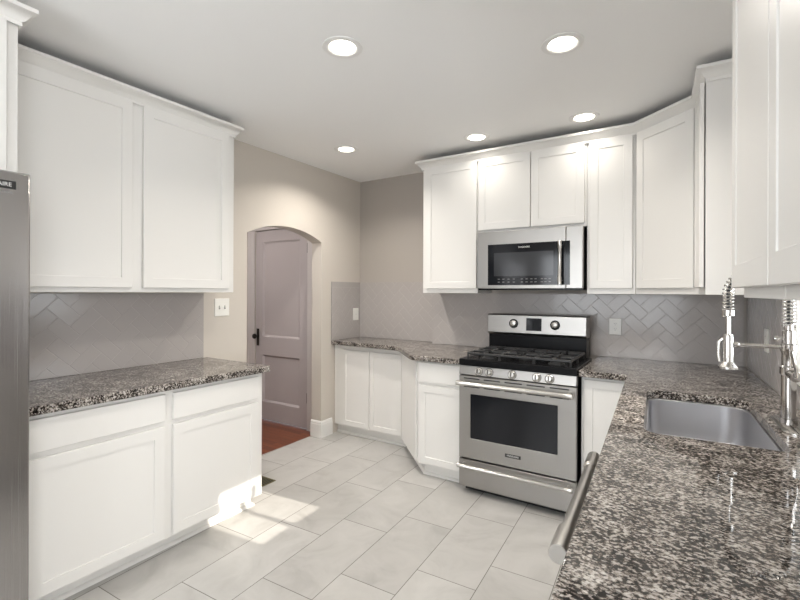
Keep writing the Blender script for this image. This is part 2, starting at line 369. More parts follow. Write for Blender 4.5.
# ------------------------------------------------------------------ herringbone backsplashes
def clip(poly, lo, hi):
    for ax in (0, 1):
        for sgn, lim in ((1, lo[ax]), (-1, -hi[ax])):
            out = []
            for i in range(len(poly)):
                p, q = poly[i - 1], poly[i]; a, b = sgn * p[ax] - lim, sgn * q[ax] - lim
                if (a >= 0) != (b >= 0):
                    t = a / (a - b); out.append((p[0] + (q[0] - p[0]) * t, p[1] + (q[1] - p[1]) * t))
                if b >= 0: out.append(q)
            poly = out
            if len(poly) < 3: return []
    return poly
def area2(p): return abs(sum(p[i - 1][0] * p[i][1] - p[i][0] * p[i - 1][1] for i in range(len(p)))) / 2
def backsplash(name, label, lo, hi, place, fr=ID, nrm=None, th=.007, rects=None, extra_top=0):
    """place(s, z, d) -> point; s along the wall, d outward from the grout plane"""
    t = thing(name, label, 'backsplash', place((lo[0] + hi[0]) / 2, lo[1], 0), fr)
    w = .0775; g = .0011; c45 = math.sqrt(.5); tl = MB()
    zones = [(lo, (hi[0], hi[1] - extra_top))]
    for zl, zh in zones:
        nmax = int(max(zh[0] - zl[0], zh[1] - zl[1]) / w) + 8
        for mi in range(-nmax, nmax):
            for ni in range(-2 * nmax, 2 * nmax):
                for hv in (0, 1):
                    x, y = ni + 4 * mi, ni + hv; dx, dy = (2, 1) if not hv else (1, 2)
                    r = [(x * w + g, y * w + g), ((x + dx) * w - g, y * w + g), ((x + dx) * w - g, (y + dy) * w - g), (x * w + g, (y + dy) * w - g)]
                    r = [((a - b) * c45 + zl[0], (a + b) * c45 + zl[1]) for a, b in r]
                    if max(p[0] for p in r) < zl[0] or min(p[0] for p in r) > zh[0] or max(p[1] for p in r) < zl[1] or min(p[1] for p in r) > zh[1]: continue
                    r = clip(r, zl, zh)
                    if not r or area2(r) < 2e-5: continue
                    cx = sum(p[0] for p in r) / len(r); cz = sum(p[1] for p in r) / len(r)
                    ta, tb = random.gauss(0, .0025), random.gauss(0, .0025)
                    def lift(p, ins, dd):
                        k = 1 - ins / .05; qx, qz = cx + (p[0] - cx) * k, cz + (p[1] - cz) * k
                        return place(qx, qz, dd + ta * (qx - cx) + tb * (qz - cz))
                    tl.rings([[lift(p, 0, th * .3) for p in r], [lift(p, 0, th - .001) for p in r], [lift(p, .0012, th) for p in r]], False, True)
    if extra_top:
        n = max(1, round((hi[0] - lo[0]) / .152)); 
        for i in range(n):
            s0 = lo[0] + (hi[0] - lo[0]) * i / n + .001; s1 = lo[0] + (hi[0] - lo[0]) * (i + 1) / n - .001; z0, z1 = hi[1] - extra_top + .002, hi[1]
            tl.rings([[place(a, b, d) for a, b in ((s0, z0), (s1, z0), (s1, z1), (s0, z1))] for d in (.001, th)], False, True)
    tl.build('tiles', 'splash', t, smooth=False)
    gm = MB(); gm.rings([[place(a, b, d) for a, b in (lo, (hi[0], lo[1]), hi, (lo[0], hi[1]))] for d in (.0005, th * .86)]); gm.build('grout', 'grout', t, smooth=False)
    return t
CT = .915
backsplash('tile_backsplash', 'grey herringbone tile backsplash between the left wall cabinet and its countertop', (.72, CT), (1.93, 1.376), lambda s, z, d: (XL + d, s, z))
backsplash('tile_backsplash', 'narrow grey tile backsplash on the side wall right of the arch', (3.303, CT), (YB1 - .008, 1.49), lambda s, z, d: (XL + d, s, z), extra_top=.055)
backsplash('tile_backsplash', 'grey tile backsplash on the set-back wall in the far corner', (XL + .008, CT), (-1.967, 1.49), lambda s, z, d: (s, YB1 - d, z))
backsplash('tile_backsplash', 'grey herringbone tile backsplash behind the range', (-1.963, CT), (.333, 1.382), lambda s, z, d: (s, YB2 + .008 - d, z))
backsplash('tile_backsplash', 'grey tile backsplash on the right wall behind the faucet', (-1.125, CT), (-.012, 1.376), lambda s, z, d: (.008 - d, s, z), RM)
backsplash('tile_backsplash', 'low strip of grey tile under the sink window', (-1.92, CT), (-1.127, 1.03), lambda s, z, d: (.008 - d, s, z), RM)
backsplash('tile_backsplash', 'grey tile backsplash under the nearest right wall cabinets', (-3.19, CT), (-1.925, 1.376), lambda s, z, d: (.008 - d, s, z), RM)

# ------------------------------------------------------------------ windows
w = thing('window_1', None, None, (.08, -1.52, WZ0), RM, kind='structure')
q = MB()
for y0, y1, z0, z1 in ((WY0, WY0 + .04, WZ0, WZ1), (WY1 - .04, WY1, WZ0, WZ1), (WY0, WY1, WZ0, WZ0 + .045), (WY0, WY1, WZ1 - .045, WZ1)):
    q.box((.085, y0, z0), (.12, y1, z1))
q.build('window_frame', 'trimwhite', w)
MB().box((.100, WY0 + .03, WZ0 + .03), (.104, WY1 - .03, WZ1 - .03)).build('pane', 'pane', w)
q = MB(); cw = .09
q.box((-.010, WY0 - cw, WZ0 - .03), (.007, WY0, WZ1 + cw)); q.box((-.010, WY1, WZ0 - .03), (.007, WY1 + cw, WZ1 + cw)); q.box((-.010, WY0, WZ1), (.007, WY1, WZ1 + cw))
q.build('window_casing', 'trimwhite', w, bev=.003)
MB().box((-.03, WY0 - cw - .01, WZ0 - .035), (.084, WY1 + cw + .01, WZ0 + .001)).build('window_sill', 'trimwhite', w, bev=.003)
t = thing('added_roller_shade', 'unseen white roller shade added to cut the sun at the sink window', 'added window shade', (.06, -1.52, 2.08), RM)  # unseen, put in to end the sun patch at its top
MB().box((.060, WY0 + .004, 1.675), (.063, WY1 - .004, 2.06)).build('shade_cloth', 'shade', t)
MB().cyl((.062, WY0 + .004, 2.08), (.062, WY1 - .004, 2.08), .022).build('roller_tube', 'plate', t)
MB().cyl((.062, WY0 + .006, 1.675), (.062, WY1 - .006, 1.675), .008, n=10).build('hem_bar', 'plate', t)
w = thing('added_window_right', None, None, (2.46, -.85, .65), kind='structure')  # made-up window on a closed wall, added behind the right fill
q = MB()
for y0, y1, z0, z1 in ((-1.86, -1.80, .65, 2.25), (.10, .16, .65, 2.25), (-1.86, .16, .65, .71), (-1.86, .16, 2.19, 2.25), (-.88, -.82, .65, 2.25)): q.box((2.44, y0, z0), (2.499, y1, z1))
q.build('window_frame', 'trimwhite', w)
MB().box((2.47, -1.8, .71), (2.474, .1, 2.19)).build('pane', 'pane', w)
w = thing('added_window_rear', None, None, (-1.15, -2.1, .75), kind='structure')  # made-up window, added for the rear fill
q = MB()
for x0, x1, z0, z1 in ((-2.3, -2.24, .75, 2.15), (-.06, 0, .75, 2.15), (-2.3, 0, .75, .81), (-2.3, 0, 2.09, 2.15), (-1.18, -1.12, .75, 2.15), (-2.3, 0, 1.42, 1.46)):
    q.box((x0, -2.12, z0), (x1, -2.08, z1))
q.build('window_frame', 'trimwhite', w)
MB().box((-2.27, -2.102, .78), (-.03, -2.098, 2.12)).build('pane', 'pane', w)

# ------------------------------------------------------------------ cabinets
UX, UY = Vector((1, 0, 0)), Vector((0, 1, 0))
ZB, ZT = 1.383, 2.44
CROWN = [(0, 2.432), (.006, 2.432), (.006, 2.447), (.016, 2.455), (.034, 2.482), (.046, 2.487), (.046, 2.503), (0, 2.503)]
# --- left wall cabinet (faces +X)
FXU = -2.586
t = thing('wall_cabinet', 'wide white two-door wall cabinet on the left wall', 'cabinet', (-2.74, 1.31, ZB))
MB().box((XL + .001, .70, ZB), (FXU - .001, 1.943, ZT)).build('cabinet_body', 'white', t, bev=.0015)
MB().shaker((FXU, .715, 1.408), UY, UX, 1.275 - .715, 1.03, st=.055).build('door', 'white', t)
MB().shaker((FXU, 1.335, 1.408), UY, UX, 1.893 - 1.335, 1.03, st=.055).build('door', 'white', t)
# --- cabinet above the refrigerator
FXF = -2.22
t = thing('wall_cabinet', 'deep white cabinet above the refrigerator', 'cabinet', (-2.55, .2, 1.828))
MB().box((XL + .001, -.28, 1.828), (FXF - .001, .667, ZT)).build('cabinet_body', 'white', t, bev=.0015)
MB().shaker((FXF, .20, 1.842), UY, UX, .428, .594).build('door', 'white', t)
MB().shaker((FXF, -.25, 1.842), UY, UX, .44, .594).build('door', 'white', t)
# --- back run wall cabinets (face -Y)
FYU = 3.326; NY = -UY
def back_upper(label, x0, x1, zb, doors, zd):
    t = thing('wall_cabinet', label, 'cabinet', ((x0 + x1) / 2, 3.48, zb))
    MB().box((x0 + .0005, FYU + .001, zb), (x1 - .0005, YB2 - .002, ZT)).build('cabinet_body', 'white', t, bev=.0015)
    for a, b in doors: MB().shaker((a, FYU, zd), UX, NY, b - a, 2.437 - zd).build('door', 'white', t)
    return t
back_upper('white single-door wall cabinet left of the microwave', -1.888, -1.385, ZB, [(-1.858, -1.390)], 1.420)
back_upper('short white two-door wall cabinet above the microwave', -1.383, -.572, 1.858, [(-1.376, -.965), (-.958, -.585)], 1.880)
back_upper('narrow white wall cabinet right of the microwave', -.570, -.268, ZB, [(-.553, -.285)], 1.420)
# --- diagonal corner cabinet
PA = Vector((-.266, 3.327, 0)); PB = RM @ Vector((-.298, -.612, 0))
dd = (PB - PA); dl = dd.length; dd.normalize(); dn = Vector((dd.y, -dd.x, 0))
if dn.y > 0: dn = -dn
t = thing('wall_cabinet', 'white diagonal wall cabinet in the right back corner', 'cabinet', (.05, 3.35, ZB))
w1 = RM @ Vector((-.002, -.612, 0)); w2 = Vector((.333, YB2 - .002, 0))
MB().poly([[(PA.x, PA.y), (PB.x, PB.y), (w1.x, w1.y), (w2.x, w2.y), (PA.x, YB2 - .002)]], ZB, ZT).build('cabinet_body', 'white', t, bev=.0015)
MB().shaker(PA + dd * .02 + dn * .001 + Vector((0, 0, 1.42)), dd, dn, dl - .04, 2.437 - 1.42).build('door', 'white', t)
# --- right run wall cabinets (face -x of the right frame)
NX = -UX
def right_upper(label, y0, y1, doors, zd=1.420, zb=ZB, fx=-.305, rec=.0035):
    t = thing('wall_cabinet', label, 'cabinet', (-.15, (y0 + y1) / 2, zb), RM)
    MB().box((fx, y0 + .0005, zb), (.006, y1 - .0005, ZT)).build('cabinet_body', 'white', t, bev=.0015)
    for a, b in doors: MB().shaker((fx - .006, a, zd), UY, NX, b - a, 2.437 - zd, st=.058, rec=rec).build('door', 'white', t)
    return t
right_upper('white wall cabinet between the diagonal corner cabinet and the sink window, end panel showing', -.963, -.614, [(-.955, -.635)], fx=-.297)
right_upper('white wall cabinet on the right wall just before the sink window', -2.563, -2.125, [(-2.556, -2.105)], 1.405, 1.379)
right_upper('nearest white wall cabinet at the right edge of the view', -3.19, -2.565, [(-3.17, -2.562)], 1.405, 1.379)

# --- crowns
def crown(label, path, fr=ID, org=(0, 0, 2.43)):
    return props(MB().sweep(path, CROWN).build('crown_molding', 'white', org=org, fr=fr), label, 'crown molding')
crown('white crown molding on top of the wide left wall cabinet', [(FXU + .012, .672), (FXU + .012, 1.936), (XL + .002, 1.936)], org=(-2.57, 1.3, 2.43))
crown('white crown molding on the cabinet above the refrigerator', [(XL + .6, -.28), (FXF + .012, -.28), (FXF + .012, .668), (-2.535, .668)][1:], org=(-2.2, .2, 2.43))
pr = lambda x, y: (RM @ Vector((x, y, 0)))
pa = Vector((PA.x, FYU - .012, 0))
c1 = pr(-.293, -.617); c2 = pr(-.293, -.965); c3 = pr(.004, -.965)
crown('white crown molding running along the back cabinets and around the corner', [(c3.x, c3.y), (c2.x, c2.y), (c1.x - .002, c1.y - .0), (PA.x + .004, FYU - .014), (-1.890, FYU - .014), (-1.890, YB1 - .002)][::-1][0:6] if False else
      [(-1.890, YB2 - .004), (-1.890, FYU - .014), (PA.x + .004, FYU - .014), (c1.x, c1.y), (c2.x, c2.y), (c3.x, c3.y)], org=(-.6, 3.3, 2.43))
crown('white crown molding on the nearest right wall cabinets', [(.004, -2.122), (-.322, -2.122), (-.322, -3.19)], RM, (-.3, -2.6, 2.43))

# --- left base cabinet
FXB = -2.29
t = thing('base_cabinet', 'white base cabinet with two drawers over two doors on the left wall', 'cabinet', (-2.6, 1.31, 0))
MB().box((XL + .001, .70, .085), (FXB - .001, 1.940, .874)).build('cabinet_body', 'white', t, bev=.0015)
MB().box((XL + .001, .702, 0), (-2.365, 1.915, .085)).build('toe_kick', 'white', t)
MB().sweep([(-2.3645, .702), (-2.3645, 1.917), (XL + .03, 1.917)], [(0, 0), (.016, 0), (.014, .009), (.008, .016), (0, .019)]).build('shoe_molding', 'white', t)
for a, b in ((.715, 1.295), (1.340, 1.896)):
    MB().shaker((FXB, a, .10), UY, UX, b - a, .685 - .10).build('door', 'white', t)
    MB().slab((FXB, a, .712), UY, UX, b - a, .852 - .712).build('drawer_front', 'white', t)
# --- far corner shallow base cabinet + diagonal filler
CB = .876
t = thing('base_cabinet', 'shallow white two-door base cabinet in the far left corner', 'cabinet', (-2.5, 3.5, 0))
MB().box((XL + .002, 3.361, .09), (-2.095, YB1 - .002, .874)).build('cabinet_body', 'white', t, bev=.0015)
MB().box((XL + .002, 3.41, 0), (-2.10, YB1 - .002, .09)).build('toe_kick', 'white', t)
MB().sweep([(XL + .002, 3.4098), (-2.10, 3.4098)], [(0, 0), (.016, 0), (.014, .009), (.008, .016), (0, .019)]).build('shoe_molding', 'white', t)
MB().shaker((-2.795, 3.36, .105), UX, NY, .322, .725, st=.045).build('door', 'white', t)
MB().shaker((-2.466, 3.36, .105), UX, NY, .352, .725, st=.045).build('door', 'white', t)
MB().slab((-2.795, 3.36, .838), UX, NY, .681, .030, t=.010).build('top_rail', 'white', t)
t = thing('base_cabinet', 'white base cabinet with angled side panel, left of the range', 'cabinet', (-1.55, 3.2, 0))
MB().poly([[(-1.700, 2.931), (-1.330, 2.931), (-1.330, YB2 - .002), (-2.018, YB2 - .002), (-2.092, 3.362), (-2.092, 3.323)]], .09, .874).build('cabinet_body', 'white', t, bev=.0015)
MB().poly([[(-1.668, 2.985), (-1.330, 2.985), (-1.330, YB2 - .004), (-2.018, YB2 - .004), (-2.07, 3.40)]], 0, .09).build('toe_kick', 'white', t)
MB().sweep([(-2.07, 3.3998), (-1.668, 2.9848), (-1.330, 2.9848)], [(0, 0), (.016, 0), (.014, .009), (.008, .016), (0, .019)]).build('shoe_molding', 'white', t)
sdv = Vector((-1.700 + 2.092, 2.931 - 3.323, 0)); sl = sdv.length; sdv.normalize(); sn = Vector((sdv.y, -sdv.x, 0))
MB().slab(Vector((-2.092, 3.323, .105)) + sdv * .03 + sn * .001, sdv, sn, sl - .06, .755, t=.012).build('side_panel', 'white', t)
MB().shaker((-1.682, 2.93, .105), UX, NY, .338, .587, st=.050).build('door', 'white', t)
MB().slab((-1.682, 2.93, .716), UX, NY, .338, .146).build('drawer_front', 'white', t)
# --- base cabinet right of the range
t = thing('base_cabinet', 'white single-door base cabinet right of the range', 'cabinet', (-.4, 3.2, 0))
MB().box((-.532, 2.936, .09), (-.262, YB2 - .002, .874)).build('cabinet_body', 'white', t, bev=.0015)
MB().box((-.532, 2.99, 0), (-.262, YB2 - .002, .09)).build('toe_kick', 'white', t)
MB().shaker((-.515, 2.935, .105), UX, NY, .25, .752, st=.05).build('door', 'white', t)
# --- sink base, near base (mostly hidden under the counter)
t = thing('base_cabinet', 'white sink base cabinet under the stainless sink', 'cabinet', (-.3, -1.3, 0), RM)
q = MB(); q.poly([[(-.600, -1.985), (-.003, -1.985), (-.003, -.008), (-.600, -.008)], [(-.575, -1.90), (-.03, -1.90), (-.03, -1.08), (-.575, -1.08)]], .09, .874)
q.build('cabinet_body', 'white', t)
MB().box((-.545, -1.98, 0), (-.003, -.01, .0895)).build('toe_kick', 'white', t)
for a, b in ((-1.975, -1.37), (-1.36, -.80)): MB().shaker((-.601, a, .105), UY, NX, b - a, .75).build('door', 'white', t)
t = thing('base_cabinet', 'white base cabinet at the near end of the sink counter', 'cabinet', (-.3, -2.9, 0), RM)
MB().box((-.600, -3.17, .09), (-.001, -2.645, .874)).build('cabinet_body', 'white', t)
MB().box((-.545, -3.17, 0), (-.001, -2.645, .0895)).build('toe_kick', 'white', t)
MB().shaker((-.601, -3.16, .105), UY, NX, .505, .75).build('door', 'white', t)

# ------------------------------------------------------------------ countertops
def counter(label, loops, org):
    return props(MB().poly(loops, CB, .914).build('countertop', 'granite', org=org, bev=.004), label, 'countertop')
counter('speckled brown granite countertop on the left base cabinet', [[(XL + .001, .69), (-2.24, .69), (-2.24, 1.965), (XL + .001, 1.965)]], (-2.57, 1.3, CB))
lp = [(XL + .001, 3.302), (-2.16, 3.268), (-2.10, 3.252), (-2.065, 3.222), (-1.76, 2.900), (-1.725, 2.878), (-1.66, 2.872), (-1.331, 2.872), (-1.331, YB2 - .001), (-1.966, YB2 - .001), (-1.966, YB1 - .001), (XL + .001, YB1 - .001)]
counter('speckled granite countertop left of the range with an angled front edge', [lp], (-2.1, 3.4, CB))
pt = lambda x, y: tuple((RM @ Vector((x, y, 0)))[:2])
hole = [pt(a, b) for a, b in rrect(-.545, -.151, -1.874, -1.110, (.10, .06, .06, .03), 8)]
counter('speckled granite countertop around the sink, right of the range', [[(-.540, YB2 - .001), (-.540, 2.882), pt(-.652, -.722), pt(-.652, -3.17), pt(.0005, -3.17), pt(.0005, -.003)], hole], (0, 2.0, CB))

# ------------------------------------------------------------------ sink and faucet (right frame)
t = thing('kitchen_sink', 'stainless undermount sink sunk into the right granite countertop', 'sink', (-.351, -1.49, .69), RM)
def rr(i, z, r): return [(a, b, z) for a, b in rrect(-.541 + i, -.155 - i, -1.870 + i, -1.114 - i, [max(.012, q + r) for q in (.10, .06, .06, .03)], 8)]
q = MB(); q.rings([rr(-.018, .8735, .014), rr(-.001, .8745, -.003), rr(.002, .872, -.004), rr(.006, .74, -.004), rr(.012, .712, -.006), rr(.03, .700, -.012), rr(.10, .697, -.03)], False, True)
bs = q.build('basin', 'sink', t)
mo = bs.o.modifiers.new('thickness', 'SOLIDIFY'); mo.thickness = .0012; mo.offset = -1
MB()._lathe(Vector((-.351, -1.49, .6972)), Vector((0, 0, 1)), [(0, .055), (.002, .055), (.003, .050), (.0015, .044), (.001, .02)], 28).build('drain', 'chrome', t)

FX, FY = -.094, -1.533
t = thing('kitchen_faucet', 'stainless spring-neck faucet with side spray arm behind the sink', 'faucet', (FX, FY, .914), RM)
q = MB(); q.rings([[(a, b, z) for a, b in rrect(FX - .036 + i, FX + .036 - i, FY - .135 + i, FY + .135 - i, .034)] for i, z in ((0, .9145), (0, .919), (.004, .922))]); q.build('deck_plate', 'chrome', t)
MB()._lathe(Vector((FX, FY, .921)), Vector((0, 0, 1)), [(0, .026), (.02, .026), (.022, .0215), (.175, .0215), (.18, .026), (.205, .026), (.21, .0205), (.255, .0205), (.262, .024), (.285, .024), (.29, .020), (.335, .020), (.338, .014), (.36, .012)], 28).build('post', 'darkchrome', t)
hb = MB(); hb.cyl((FX, FY, 1.108), (FX + .008, FY - .062, 1.098), .017); hb.build('valve_body', 'darkchrome', t)
MB().tube([(FX + .006, FY - .058, 1.10), (FX + .004, FY - .075, 1.13), (FX - .01, FY - .085, 1.19)], [.007, .006, .005], 10).build('lever_handle', 'darkchrome', t)
# arch: post column up, half circle, down to the spray head
RA = .0885; zt = 1.385; hx = FX - 2 * RA
arch = [Vector((FX, FY, 1.27 + (zt - 1.27) * i / 10)) for i in range(10)] + [Vector((FX - RA + RA * math.cos(PI * i / 28), FY, zt + RA * math.sin(PI * i / 28))) for i in range(29)] + [Vector((hx, FY, zt - (zt - 1.30) * i / 8)) for i in range(1, 9)]
MB().tube(arch + [Vector((hx, FY, 1.23))], .0055, 12).build('hose', 'hose', t)
# the spring, wound along the arch
cum = [0]
for a, b in zip(arch, arch[1:]): cum.append(cum[-1] + (b - a).length)
tot = cum[-1]; pitch = .0125; turns = tot / pitch; NS = int(turns * 12); sp = []
j = 0
for i in range(NS + 1):
    s_ = tot * i / NS
    while j < len(cum) - 2 and cum[j + 1] < s_: j += 1
    f_ = (s_ - cum[j]) / (cum[j + 1] - cum[j]); c_ = arch[j].lerp(arch[j + 1], f_); tg = (arch[j + 1] - arch[j]).normalized()
    bn = Vector((0, 1, 0)); nm = bn.cross(tg); th = 2 * PI * turns * i / NS
    sp.append(c_ + (nm * math.cos(th) + bn * math.sin(th)) * .0178)
MB().tube(sp, .0029, 6).build('spring', 'chrome', t)
MB()._lathe(Vector((hx, FY, 1.318)), Vector((0, 0, -1)), [(-.008, .0205), (.012, .0205), (.014, .010)], 24).build('spring_collar', 'chrome', t)
hd = MB()._lathe(Vector((hx, FY, 1.311)), Vector((0, 0, -1)), [(0, .0085), (.075, .0085), (.077, .0155), (.085, .017), (.180, .017), (.188, .024), (.198, .031), (.206, .031), (.209, .024)], 28).build('spray_head', 'chrome', t)
MB().tube([(hx - .016, FY, 1.216), (hx - .028, FY + .002, 1.206), (hx - .030, FY + .002, 1.161), (hx - .026, FY + .002, 1.129)], [.005, .006, .006, .004], 10).build('spray_lever', 'chrome', t)
q = MB(); q.cyl((FX - .018, FY, 1.197), (hx + .030, FY, 1.197), .0078, n=14); q._lathe(Vector((hx + .016, FY, 1.197)), Vector((1, 0, 0)), [(0, .0105), (.014, .0105), (.018, .0078)], 16); q.build('dock_arm', 'chrome', t)
MB()._lathe(Vector((FX - .022, FY + .012, 1.225)), Vector((-1, .3, 0)), [(0, .006), (.008, .010), (.014, .010), (.018, .004)], 16).build('arm_knob', 'chrome', t)

# ------------------------------------------------------------------ dishwasher
t = thing('dishwasher', 'stainless dishwasher under the sink counter, only its bar handle showing', 'dishwasher', (-.3, -2.31, 0), RM)
MB().box((-.60, -2.638, .03), (-.02, -1.99, .868)).build('dishwasher_body', 'enamel', t)
MB().box((-.636, -2.636, .11), (-.601, -1.992, .868)).build('front_panel', 'steel', t, bev=.004)
MB().box((-.56, -2.63, 0), (-.55, -1.998, .10)).build('kick_plate', 'enamel', t)
hz, hxx = .835, -.688
q = MB()._lathe(Vector((hxx, -2.632, hz)), Vector((0, 1, 0)), [(0, .019), (.002, .021), (.105, .021), (.112, .0155), (.53, .0155), (.537, .021), (.640, .021), (.642, .019)], 28)
q.cyl((hxx, -2.575, hz), (-.635, -2.575, hz), .012); q.cyl((hxx, -2.047, hz), (-.635, -2.047, hz), .012)
q.build('handle', 'steelbar', t)

# ------------------------------------------------------------------ range
RX0, RX1, RYF = -1.322, -.545, 2.85
t = thing('gas_range', 'stainless gas range with black cooktop between the white cabinets', 'range', ((RX0 + RX1) / 2, 3.2, 0))
MB().box((RX0 + .006, RYF + .032, .04), (RX1 - .006, 3.56, .875)).build('range_body', 'enamel', t)
MB().box((RX0 + .02, RYF + .07, 0), (RX1 - .02, 3.5, .04)).build('kick_base', 'dark', t)
# storage drawer
dr = MB().box((RX0, RYF, .045), (RX1, RYF + .03, .232)).build('drawer', 'steel', t, bev=.003)
def bar(z, y, x0, x1, r, yb, nm, par):
    q = MB()._lathe(Vector((x0, y, z)), Vector((1, 0, 0)), [(0, r), (.002, r * 1.15), (.055, r * 1.15), (.06, r), (x1 - x0 - .06, r), (x1 - x0 - .055, r * 1.15), (x1 - x0 - .002, r * 1.15), (x1 - x0, r)], 20)
    for x in (x0 + .03, x1 - .03): q.cyl((x, y, z), (x, yb + .001, z), r * .8)
    return q.build(nm, 'steelbar', par)
bar(.203, RYF - .055, RX0 + .012, RX1 - .012, .0125, RYF, 'drawer_handle', dr)
# oven door
wx0, wx1, wz0, wz1 = -1.238, -.655, .382, .688
od = MB().poly([[(RX0, .243), (RX1, .243), (RX1, .812), (RX0, .812)], rrect(wx0, wx1, wz0, wz1, .006, 3)], RYF, RYF + .03, lambda x, z, y: (x, y, z)).build('oven_door', 'steel', t, bev=.003)
MB().box((wx0 - .004, RYF + .004, wz0 - .004), (wx1 + .004, RYF + .012, wz1 + .004)).build('oven_window', 'blackglass', od)
for zz in (.795, .738):
    for k in range(5):
        x0 = RX0 + .035 + k * .146
        MB().box((x0, RYF - .0008, zz - .004), (x0 + .115, RYF + .001, zz + .004)).build('vent_slot', 'dark', od)
bar(.768, RYF - .058, RX0 + .004, RX1 - .010, .0145, RYF, 'oven_handle', od)
bd = MB().box((-.99, RYF - .002, .305), (-.885, RYF, .328)).build('badge', 'badge', od)
text('badge_text', 'FRIGIDAIRE', .0155, (-.9375, RYF - .0025, .3165), (1, 0, 0), (0, 0, 1), 'text', od)
# control panel with knobs (leans back a little)
q = MB(); q.rings([[(x, RYF - .004, .820), (x, RYF + .010, .882), (x, RYF + .05, .882), (x, RYF + .05, .820)] for x in (RX0, RX1)]); q.build('control_panel', 'steel', t, bev=.003)
nrm = Vector((0, -.062, .014)).normalized()
for i, x in enumerate((-1.178, -1.103, -.945, -.785, -.705)):
    c = Vector((x, RYF + .003, .849)); nn_ = nrm
    q = MB()._lathe(c, nn_, [(0, .0245), (.005, .0245), (.007, .0205), (.028, .019), (.031, .016)], 24)
    ob = q.build('burner_knob', 'steelbar', t)
    sg = MB(); sg.add([], []); a_ = c + nn_ * .031; e_ = Vector((.0035, 0, 0)); h_ = nn_.cross(Vector((1, 0, 0))).normalized() * .015
    sg.rings([[a_ - e_ - h_, a_ + e_ - h_, a_ + e_ + h_, a_ - e_ + h_], [a_ - e_ - h_ + nn_ * .006, a_ + e_ - h_ + nn_ * .006, a_ + e_ + h_ + nn_ * .006, a_ - e_ + h_ + nn_ * .006]])
    sg.build('knob_grip', 'hinge', ob)
    bz = MB()._lathe(c - nn_ * .0012, nn_, [(0, .030), (.0022, .030), (.0026, .025)], 24).build('knob_bezel', 'hinge', ob)
# cooktop
q = MB(); q.rings([[(x0, y0, z) for x0, y0 in ((RX0 - .002 + i, RYF + .0 + i), (RX1 + .002 - i, RYF + .0 + i), (RX1 + .002 - i, 3.38 - i), (RX0 - .002 + i, 3.38 - i))] for i, z in ((0, .883), (0, .923), (.004, .928), (.035, .928), (.05, .918))]); q.build('cooktop', 'enamel', t)
bx = [(-1.165, 3.02), (-1.165, 3.25), (-.9335, 3.135), (-.702, 3.02), (-.702, 3.25)]
for x, y in bx:
    MB()._lathe(Vector((x, y, .9185)), Vector((0, 0, 1)), [(0, .052), (.008, .050), (.010, .040), (.016, .040), (.017, .036), (.024, .034), (.026, .02)], 24).build('burner', 'iron', t)
gz = .962
for gi, (g0, g1) in enumerate(((RX0 + .045, -1.052), (-1.047, -.820), (-.815, RX1 - .045))):
    q = MB(); y0, y1 = RYF + .05, 3.345; b = .0078
    def rod(p0, p1, z=gz):
        d = (Vector(p1) - Vector(p0)); 
        q.tube([(p0[0], p0[1], z), (p1[0], p1[1], z)], b * 1.15, 6)
    for x in (g0, g1): rod((x, y0), (x, y1))
    for y in (y0, (y0 + y1) / 2, y1): rod((g0, y), (g1, y))
    cx = (g0 + g1) / 2
    for cyy in ((y0 * .75 + y1 * .25), (y0 * .25 + y1 * .75)):
        for sx_, sy_ in ((1, 0), (-1, 0), (0, 1), (0, -1)):
            p0 = (cx + sx_ * .03, cyy + sy_ * .03)
            p1 = (g1 if sx_ > 0 else g0 if sx_ < 0 else cx, cyy + sy_ * .118)
            rod(p0, p1, gz + .004)
    for x in (g0, g1):
        for y in (y0, (y0 + y1) / 2, y1): q.cyl((x, y, .919), (x, y, gz), .007, n=8)
    q.build('grate', 'iron', t)
# back guard
BX0, BX1, BYF = -1.330, -.585, 3.40
MB().box((BX0 + .004, BYF + .025, .885), (BX1 - .004, 3.56, 1.07)).build('riser', 'enamel', t, bev=.002)
q = MB(); q.rings([[(x, BYF + .007, 1.212), (x, BYF, 1.078), (x, BYF + .02, 1.058), (x, 3.56, 1.058), (x, 3.56, 1.212)] for x in (BX0, BX1)]); bgd = q.build('backguard', 'steel', t, bev=.003)
q = MB(); q.rings([[(x, BYF + .010, 1.213), (x, 3.561, 1.213), (x, 3.561, 1.218), (x, BYF + .012, 1.218)] for x in (BX0 - .001, BX1 + .001)]); q.build('backguard_cap', 'enamel', bgd)
slope = Vector((0, -.134, .007)).normalized()
def onbg(x, z, dpt=0): return Vector((x, BYF + .007 * (z - 1.078) / .134, z)) + slope * dpt
q = MB(); q.rings([[onbg(a, b, dd_) for a, b in ((-1.018, 1.098), (-.902, 1.098), (-.902, 1.194), (-1.018, 1.194))] for dd_ in (.0003, .0022)]); q.build('display', 'blackglass', bgd)
for x in (-1.117, -.803):
    q = MB()._lathe(onbg(x, 1.148, 0), slope, [(0, .026), (.02, .0235), (.023, .019)], 28); q.build('oven_knob', 'steelbar', bgd)
    MB()._lathe(onbg(x, 1.148, .0002), slope, [(0, .036), (.002, .036), (.0028, .030)], 28).build('knob_bezel', 'enamel', bgd)

